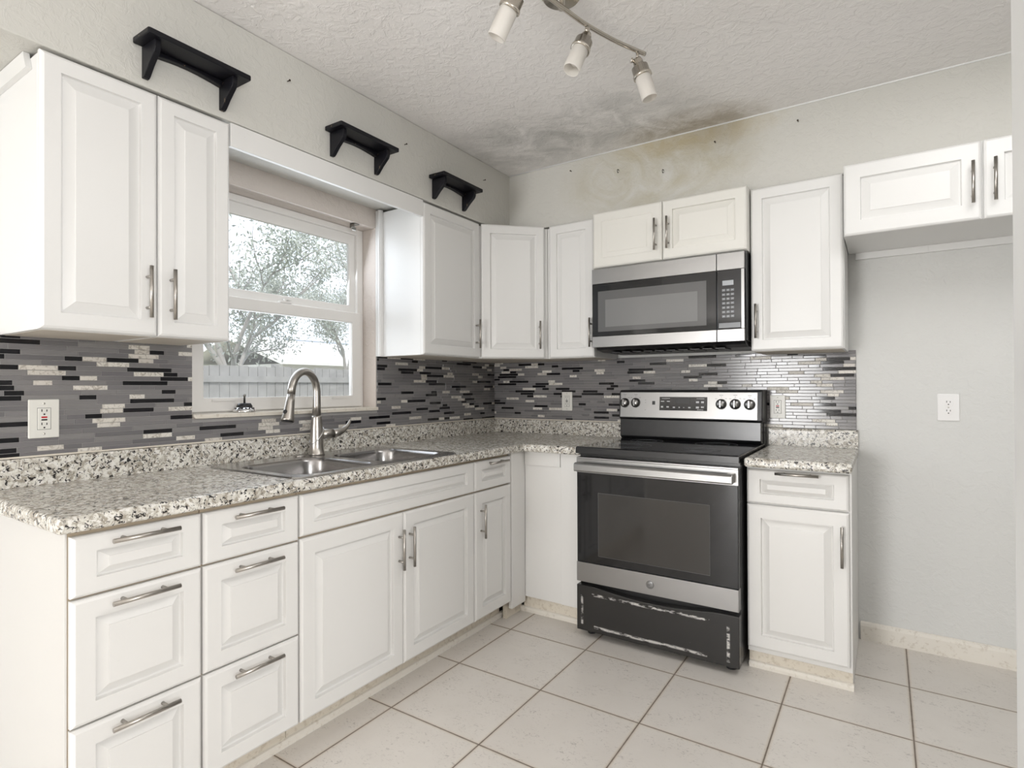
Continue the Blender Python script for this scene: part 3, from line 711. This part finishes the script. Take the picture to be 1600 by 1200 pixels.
# back guard
gd = MB().prism([(.607, .9215), (.560, .9215), (.545, .935), (.548, 1.030), (.607, 1.030)], .006, RW-.006, 'x').build('backguard', MT['black'], sv, bevel=.003)
cs = MB().prism([(.690, 1.0305), (.552, 1.0305), (.542, 1.036), (.5565, 1.185), (.570, 1.192), (.690, 1.192)], .0, RW, 'x').build('console', MT['blackplastic'], sv, bevel=.004)
MB().box(.002, RW-.002, .608, .690, .889, 1.030).build('rear_riser', MT['black'], sv)
sl = (.5565-.542)/(1.185-1.036)
def cpt(x, z, d): return (x, .542+sl*(z-1.036)-d, z)       # on the sloped console face, d proud
def cplate(x0, x1, z0, z1, d0, d1):
    mb = MB()
    vs = [cpt(x0, z0, d0), cpt(x1, z0, d0), cpt(x1, z1, d0), cpt(x0, z1, d0), cpt(x0, z0, d1), cpt(x1, z0, d1), cpt(x1, z1, d1), cpt(x0, z1, d1)]
    return mb.add(vs, [(0, 3, 2, 1), (4, 5, 6, 7), (0, 1, 5, 4), (1, 2, 6, 5), (2, 3, 7, 6), (3, 0, 4, 7)])
cplate(.008, RW-.022, 1.041, 1.180, -.001, .0025).build('console_face', MT['steel'], cs, bevel=.001)
cplate(.235, .490, 1.082, 1.155, .002, .0042).build('control_panel', MT['blackglass'], cs, bevel=.002)
cplate(.325, .400, 1.122, 1.148, .0043, .0048).build('clock_display', MT['dark_lcd'], cs)
for (bx, bz, bw, bh) in [(.252, 1.131, .018, .005), (.284, 1.131, .016, .005), (.250, 1.101, .012, .010), (.281, 1.101, .014, .008), (.315, 1.099, .012, .007), (.344, 1.099, .007, .006), (.368, 1.099, .007, .003), (.398, 1.099, .012, .007),
                      (.440, 1.128, .016, .010), (.466, 1.128, .015, .010), (.440, 1.100, .016, .010), (.466, 1.102, .015, .007)]:
    cplate(bx-bw/2, bx+bw/2, bz-bh/2, bz+bh/2, .0042, .0047).build('key_legend', MT['legend'], cs)
for (bx, bz, bw) in ((.270, 1.146, .045), (.455, 1.146, .040), (.455, 1.088, .032)):
    cplate(bx-bw/2, bx+bw/2, bz-.0012, bz+.0012, .0042, .0046).build('key_legend', MT['legend'], cs)
cplate(.194, .210, 1.112, 1.132, .0026, .0040).build('light_switch', MT['blackplastic'], cs)
nrm = Vector((0, -1, sl)).normalized()
for (kx, kz) in ((.034, 1.1205), (.098, 1.1215), (.560, 1.119), (.629, 1.1195), (.698, 1.118)):
    O = Vector(cpt(kx, kz, .0026))
    kn = MB().lathe([(.0255, 0), (.0255, .003), (.0225, .006), (.0205, .018), (.0185, .021), (.002, .0215)], 28, O, nrm).build('knob', MT['steel'], sv)
    gr = MB().box(-.0045, .0045, -.0285, -.0195, -.0185, .0185)
    gr.v = [(x+O.x, y+O.y, z+O.z+sl*.02) for x, y, z in gr.v]; gr.build('grip', MT['steel'], kn, bevel=.0015)
    MB().lathe([(.0275, 0), (.0275, .0012), (.0262, .0014)], 28, O, nrm, cap=False).build('bezel', MT['blackplastic'], kn)
    for (ox, oz, ww) in ((0, .037, .006), (-.026, .028, .010), (.024, .029, .008), (0, .046, .018)):
        cplate(kx+ox-ww/2, kx+ox+ww/2, kz+oz-.0011, kz+oz+.0011, .0025, .0029).build('knob_legend', MT['inklegend'], cs)
for (ox, oz) in ((.155, 1.137), (.155, 1.123), (.155, 1.083)):
    cplate(ox-.003, ox+.003, oz-.0012, oz+.0012, .0025, .0029).build('knob_legend', MT['inklegend'], cs)

# ---------------------------------------------------------------- microwave
MX, MW, MZ, MH = .9345, .770, 1.4215, .416
mw = thing('microwave', 'stainless over-the-range microwave with a black glass door', 'microwave', (MX, -.405, MZ))
def Q(name, mat, *bx, parent=None, bevel=.0015):
    mb = MB()
    for b in bx: mb.box(*b)
    return mb.build(name, MT[mat], parent or mw, bevel=bevel)
Q('body', 'black', (.004, MW+.004, .012, .395, .004, MH+.006), bevel=.002)
MB().prism([(.012, .0035), (.395, .0035), (.395, -.024), (.10, -.022), (.030, -.012)], .010, MW-.002, 'x').build('underside', MT['blackplastic'], mw, bevel=.002)
Q('vent_grille', 'blackplastic', *[(.08+.06*k, .125+.06*k, .06, .20, -.0265, -.0235) for k in range(10)], bevel=0)
md = Q('door', 'blackglass', (0, .6445, -.010, .0115, .058, .337), bevel=.002)
Q('upper_strip', 'steel', (0, .6445, -.012, .0115, .3373, MH), parent=md)
Q('lower_strip', 'steel', (0, .6445, -.012, .0115, 0, .0577), parent=md)
Q('window', 'greyglass', (.034, .598, -.0112, -.0102, .082, .297), parent=md, bevel=.0004)
Q('inner_window', 'innerglass', (.076, .556, -.0116, -.0113, .106, .250), parent=md, bevel=0)['label'] = 'screened inner pane, lightened for the reflected room'
cp = Q('control_panel', 'blackglass', (.647, MW, -.010, .0115, .058, .337), bevel=.002)
Q('upper_strip', 'steel', (.647, MW, -.012, .0115, .3373, MH), parent=cp)
Q('lower_strip', 'steel', (.647, MW, -.012, .0115, 0, .0577), parent=cp)
Q('side_strip', 'steel', (MW-.014, MW, -.0125, -.0102, .059, .336), parent=cp, bevel=.0008)
Q('display', 'lcd', (.672, .722, -.0112, -.0102, .264, .287), parent=cp, bevel=.0004)
for r in range(7):
    for k in range(3):
        zz = .242-.0205*r
        MB().box(.670+.0195*k, .6855+.0195*k, -.0110, -.0102, zz-.0058, zz+.0058).build('key', MT['key'], cp, bevel=.0003)
for r in range(7):
    for k in range(3):
        zz = .242-.0205*r; xx = .6778+.0195*k
        MB().box(xx-.003-.001*(r % 2), xx+.003, -.0113, -.01102, zz-.0008, zz+.0008).build('key_legend', MT['legend'], cp)
Q('open_button', 'key', (.655, MW-.018, -.0112, -.0102, .064, .088), parent=cp, bevel=.0004)

# ---------------------------------------------------------------- electrical outlets
def outlet(label, loc, rot, kind, pm='plate', w=.074, h=.118):
    o = thing('wall_outlet', label, 'outlet', loc, rot, 'wall outlets')
    MB().prism([(-w/2, -h/2), (w/2, -h/2), (w/2, h/2), (-w/2, h/2)], -.0055, -.0004, 'y').build('plate', MT[pm], o, bevel=.0035, seg=2)
    sl_ = MB()
    def slots(z, s=1):
        sl_.box(-.0075, -.0052, -.0081, -.0074, z+.002, z+.010); sl_.box(.0052, .0075, -.0081, -.0074, z+.002, z+.009)
        sl_.lathe([(.0026, .0074), (.0026, .0081)], 10, (0, 0, z-.006), (0, -1, 0))
    if kind == 'decora':
        MB().box(-.0168, .0168, -.0075, -.0050, -.0335, .0335).build('receptacle', MT[pm], o, bevel=.0012)
        MB().box(-.0178, .0178, -.0058, -.0050, -.0345, .0345).build('seam', MT['inklegend'], o)
        slots(.020); slots(-.022)
    else:
        for zz in (.0195, -.0195):
            L = [(.0175*math.cos(a), zz+max(-.0135, min(.0135, .0175*math.sin(a)))) for a in [i*2*PI/32 for i in range(32)]]
            MB().prism(L, -.0075, -.0050, 'y').build('receptacle', MT[pm], o, bevel=.0006)
            slots(zz)
    sl_.build('slots', MT['slot'], o)
    for zz in ((.048, -.048) if kind == 'decora' else (0,)):
        MB().lathe([(.0032, .0050), (.0030, .0063), (.001, .0066)], 12, (0, 0, zz), (0, -1, 0)).build('screw', MT['screw'], o)
    return o
def buttons(o, red, blk, rc='red'):
    box('reset_button', (-.0075, .0075, -.0086, -.0074, .0022, .0072), MT[rc], o, bevel=.0005)
    box('test_button', (-.0075, .0075, -.0086, -.0074, -.0056, -.0012), MT['slot'], o, bevel=.0005)
o = outlet('white outlet with red and black buttons on the tile left of the window', (.0088, -2.504, 1.1175), R90, 'decora', w=.080, h=.122); buttons(o, 1, 1)
o = outlet('white outlet with black buttons on the tile left of the stove', (.569, -.0088, 1.121), 0, 'decora', w=.074); buttons(o, 0, 1, 'slot')
o = outlet('white outlet with dark red buttons on the tile right of the stove', (1.784, -.0088, 1.105), 0, 'decora', w=.073); buttons(o, 1, 1)
outlet('bright white duplex outlet on the bare fridge alcove wall', (2.481, -.0003, 1.113), 0, 'duplex', 'plate2', w=.080, h=.120)

# ---------------------------------------------------------------- black shelves on the soffit
def shelf(y0, label):
    s = thing('wall_shelf', label, 'shelf', (SX+.0005, y0, 2.268), 0, 'small black shelves on the soffit')
    MB().prism(rrect(.0515, .1635, .103, .327, .006, 3), 0, .017, 'z').build('board', MT['shelf'], s, bevel=.003)
    prof = [(0, -.0005), (.084, -.0005), (.084, -.024), (.078, -.038), (.045, -.066), (.020, -.092), (.012, -.097), (0, -.097)]
    for ya_ in (.026, .270): MB().prism([(x, z) for x, z in prof], ya_, ya_+.018, 'y').build('bracket', MT['shelf'], s, bevel=.002)
    arch = [(.0445, -.0005), (.2695, -.0005), (.2695, -.020)]+[(.2695-.225*k/12, -.020+.010*math.sin(PI*k/12)) for k in range(1, 12)]+[(.0445, -.020)]
    mb = MB().prism(arch, 0, .022, 'x'); mb.build('back_panel', MT['shelf'], s, bevel=.0015)
    return s
shelf(-2.384, 'small black shelf over the left wall cabinets, leftmost of three')
shelf(-1.672, 'small black shelf above the window valance, middle of three')
shelf(-1.036, 'small black shelf nearest the corner, rightmost of three')

# nails left in the soffit
def nail(x, y, z, ax, label, hook=False):
    d = Vector(ax); P = Vector((x, y, z)); mb = MB().tube([P-d*.004, P+d*.014], .0018, 8)
    if hook: mb.tube([P+d*.012, P+d*.020+Vector((0, 0, -.004)), P+d*.020+Vector((0, 0, -.014)), P+d*.012+Vector((0, 0, -.018)), P+d*.008+Vector((0, 0, -.012))], .0016, 8)
    else: mb.lathe([(.0042, 0), (.0042, .0014)], 10, P+d*.014, d)
    tag(mb.build('nail', MT['iron']), label, 'nail', 'nails left in the soffit')
nail(SX, -1.844, 2.393, (1, 0, 0), 'nail in the soffit between the left and middle black shelves')
nail(SX, -1.206, 2.376, (1, 0, 0), 'nail in the soffit between the middle and right black shelves')
nail(SX, -.567, 2.398, (1, 0, 0), 'nail in the soffit right of the rightmost black shelf')
nail(.752, SY, 2.445, (0, -1, 0), 'nail in the back soffit nearest the room corner')
nail(1.040, SY, 2.391, (0, -1, 0), 'bent hook in the soffit over the left microwave cabinet door', True)
nail(1.288, SY, 2.338, (0, -1, 0), 'bent hook in the soffit just above the middle of the microwave cabinet', True)
nail(1.550, SY, 2.419, (0, -1, 0), 'nail high in the soffit over the right microwave cabinet door')
nail(1.918, SY, 2.428, (0, -1, 0), 'nail in the soffit above the tall right wall cabinet')
# curtain rod bracket at the window head
cb = MB().box(-.040, -.008, -1.225, -1.219, 2.030, 2.0515).box(-.040, -.008, -1.225, -1.190, 2.046, 2.0515).box(-.028, -.020, -1.222, -1.200, 2.018, 2.034)
tag(cb.build('curtain_bracket', MT['darkpost'], bevel=.001), 'small dark metal bracket at the upper right of the window recess', 'bracket')

# ---------------------------------------------------------------- track light
tl = thing('track_light', 'brushed nickel curved-bar ceiling light with frosted glass shades', 'ceiling light', (1.365, -1.60, H))
MB().lathe([(.066, -.0005), (.066, -.012), (.058, -.022), (.012, -.024), (.010, -.058)], 32, (0, .045, 0)).build('canopy', MT['lampnickel'], tl)
half = [(0, 0), (.012, .06), (.028, .14), (.052, .22), (.080, .30), (.110, .37), (.140, .435)]
pl = [(-x, -y, -.058) for x, y in reversed(half[1:])]+[(x, y, -.058) for x, y in half]
# smooth the bar
def smooth(P, n=6):
    P = [Vector(p) for p in P]; out = []
    for i in range(len(P)-1):
        a, b_, c_, d_ = P[max(i-1, 0)], P[i], P[i+1], P[min(i+2, len(P)-1)]
        for k in range(n):
            t = k/n; out.append(.5*((2*b_)+(c_-a)*t+(2*a-5*b_+4*c_-d_)*t*t+(3*b_-a-3*c_+d_)*t**3))
    return out+[P[-1]]
MB().tube(smooth(pl), .0078, 14).build('bar', MT['lampnickel'], tl)
def head(px, py, ax, knobdir):
    ax = Vector(ax).normalized(); A = Vector((px, py, -.064))
    mb = MB().tube([A+Vector((0, 0, .004)), A+Vector((0, 0, -.030))], .0055, 10)
    O = A+Vector((0, 0, -.030))
    mb.lathe([(.014, -.006), (.018, .004), (.018, .020), (.030, .027), (.031, .056), (.034, .058), (.034, .066), (.029, .068)], 28, O, ax)
    K = Vector(knobdir).normalized(); mb.lathe([(.006, .012), (.006, .022), (.009, .023), (.009, .030)], 12, O+ax*.010, K)
    h = mb.build('lamp_head', MT['lampnickel'], tl)
    g_ = MB().lathe([(.0275, .066), (.0285, .072), (.0285, .150), (.0275, .153), (.0255, .150), (.0255, .075)], 28, O, ax, cap=False).build('glass_shade', MT['shade'], h)
    MB().lathe([(.012, .062), (.014, .085), (.019, .105), (.019, .118), (.010, .128), (.001, .130)], 16, O, ax).build('bulb', MT['shade'], h)
head(.035, .160, (-.22, -.42, -1), (.5, -.6, .4))
head(.125, .400, (.28, .10, -1), (-.7, -.5, .3))
head(-.035, -.160, (-.5, -.1, -.9), (.5, -.6, .4))
head(-.125, -.400, (-.2, -.5, -1), (.5, -.6, .4))

# ---------------------------------------------------------------- outside
struct(box('ground', (-60, -.3, -40, 60, -.42, -.32), MT['grass']))
fe = thing('fence', 'weathered wooden privacy fence across the yard outside the window', 'fence', (-5.6, 3, -.32))
mb = MB(); y = -6.0; rf = random.Random(3)
while y < 7.5:
    h = 1.85+rf.uniform(-.015, .015); mb.box(-.010, .010, y, y+.138, .02, h); y += .146
mb.build('boards', MT['fence'], fe)
for zz in (.35, 1.05, 1.62): MB().box(.0105, .050, -6, 7.5, zz, zz+.09).build('rail', MT['fence'], fe)
for k in range(6): MB().box(-.09, -.012, -5.9+2.5*k, -5.8+2.5*k, 0, 1.9).build('post', MT['fence'], fe)
hs = thing('house', 'pale neighbouring house with a low roof beyond the fence', 'house', (-19.5, 13.0, -.32))
MB().box(-3, 3, -3.2, 6, 0, 2.45).build('wall', MT['housewall'], hs)
MB().prism([(-3.6, 2.4), (0, 3.5), (3.6, 2.4), (3.6, 2.52), (0, 3.62), (-3.6, 2.52)], -3.7, 6.5, 'y').build('roof', MT['roof'], hs)
MB().box(3.0, 3.04, .2, 1.4, .9, 1.9).build('window', MT['roof2'], hs)
h2 = thing('house', 'farther house with a blue-grey roof behind the pale house', 'house', (-33, 27, -.32))
MB().box(-4, 4, -5, 5, 0, 2.6).build('wall', MT['housewall'], h2)
MB().prism([(-4.5, 2.55), (0, 5.0), (4.5, 2.55)], -5.5, 5.5, 'y').build('roof', MT['roof2'], h2)
def tree(name, loc, seed, height, leaves, spread, label, leafmat, r0=.11, leafsize=.05, low=.5, group='trees in the yard'):
    rnd = random.Random(seed); t = thing(name, label, 'tree', loc, 0, group)
    wood = MB(); tips = []
    def grow(p, d, r, L, lvl):
        pts = [p]; q = p
        for k in range(4):
            d = (d+Vector((rnd.uniform(-.22, .22), rnd.uniform(-.22, .22), rnd.uniform(-.08, .16)))).normalized(); q = q+d*(L/4); pts.append(q)
            if lvl >= 2: tips.append(q)
        wood.tube(pts, [r*(1-.13*k) for k in range(5)], 6 if lvl < 2 else 4, cap=False)
        if lvl < 4:
            for _ in range(rnd.choice((3, 4)) if lvl < 3 else 3):
                nd = (d*.6+Vector((rnd.uniform(-1, 1), rnd.uniform(-1, 1), rnd.uniform(-.15, .7)))*spread).normalized()
                grow(pts[rnd.choice((2, 3, 4))], nd, r*.55, L*rnd.uniform(.55, .8), lvl+1)
    grow(Vector((0, 0, 0)), Vector((0, 0, 1)), r0, height*low, 0)
    wood.build('trunk', MT['bark'], t)
    lf = MB()
    for _ in range(leaves):
        p = rnd.choice(tips)+Vector((rnd.gauss(0, .16), rnd.gauss(0, .16), rnd.gauss(0, .14)))
        a = Vector((rnd.uniform(-1, 1), rnd.uniform(-1, 1), rnd.uniform(-1, 1))).normalized(); b_ = a.orthogonal().normalized(); s_ = leafsize*rnd.uniform(.5, 1.2)
        lf.add([p+a*s_, p+b_*s_*.4, p-a*s_, p-b_*s_*.4], [(0, 1, 2, 3)])
    lf.build('foliage', MT[leafmat], t)
    return t
tree('tree', (-8.0, 3.3, -.32), 4, 6.2, 15000, .85, 'dense grey-green tree filling the middle of the window view', 'leaf', leafsize=.042, low=.42)
tree('tree', (-10.4, 7.6, -.32), 14, 6.6, 14000, .85, 'leafy tree at the right of the window view, over the pale roof', 'leaf', .12, .042, .40)
tree('bush', (-6.9, 1.2, -.32), 21, 2.2, 5200, 1.0, 'yellow-green bush just behind the fence', 'leaf_y', .05, .045, .32)
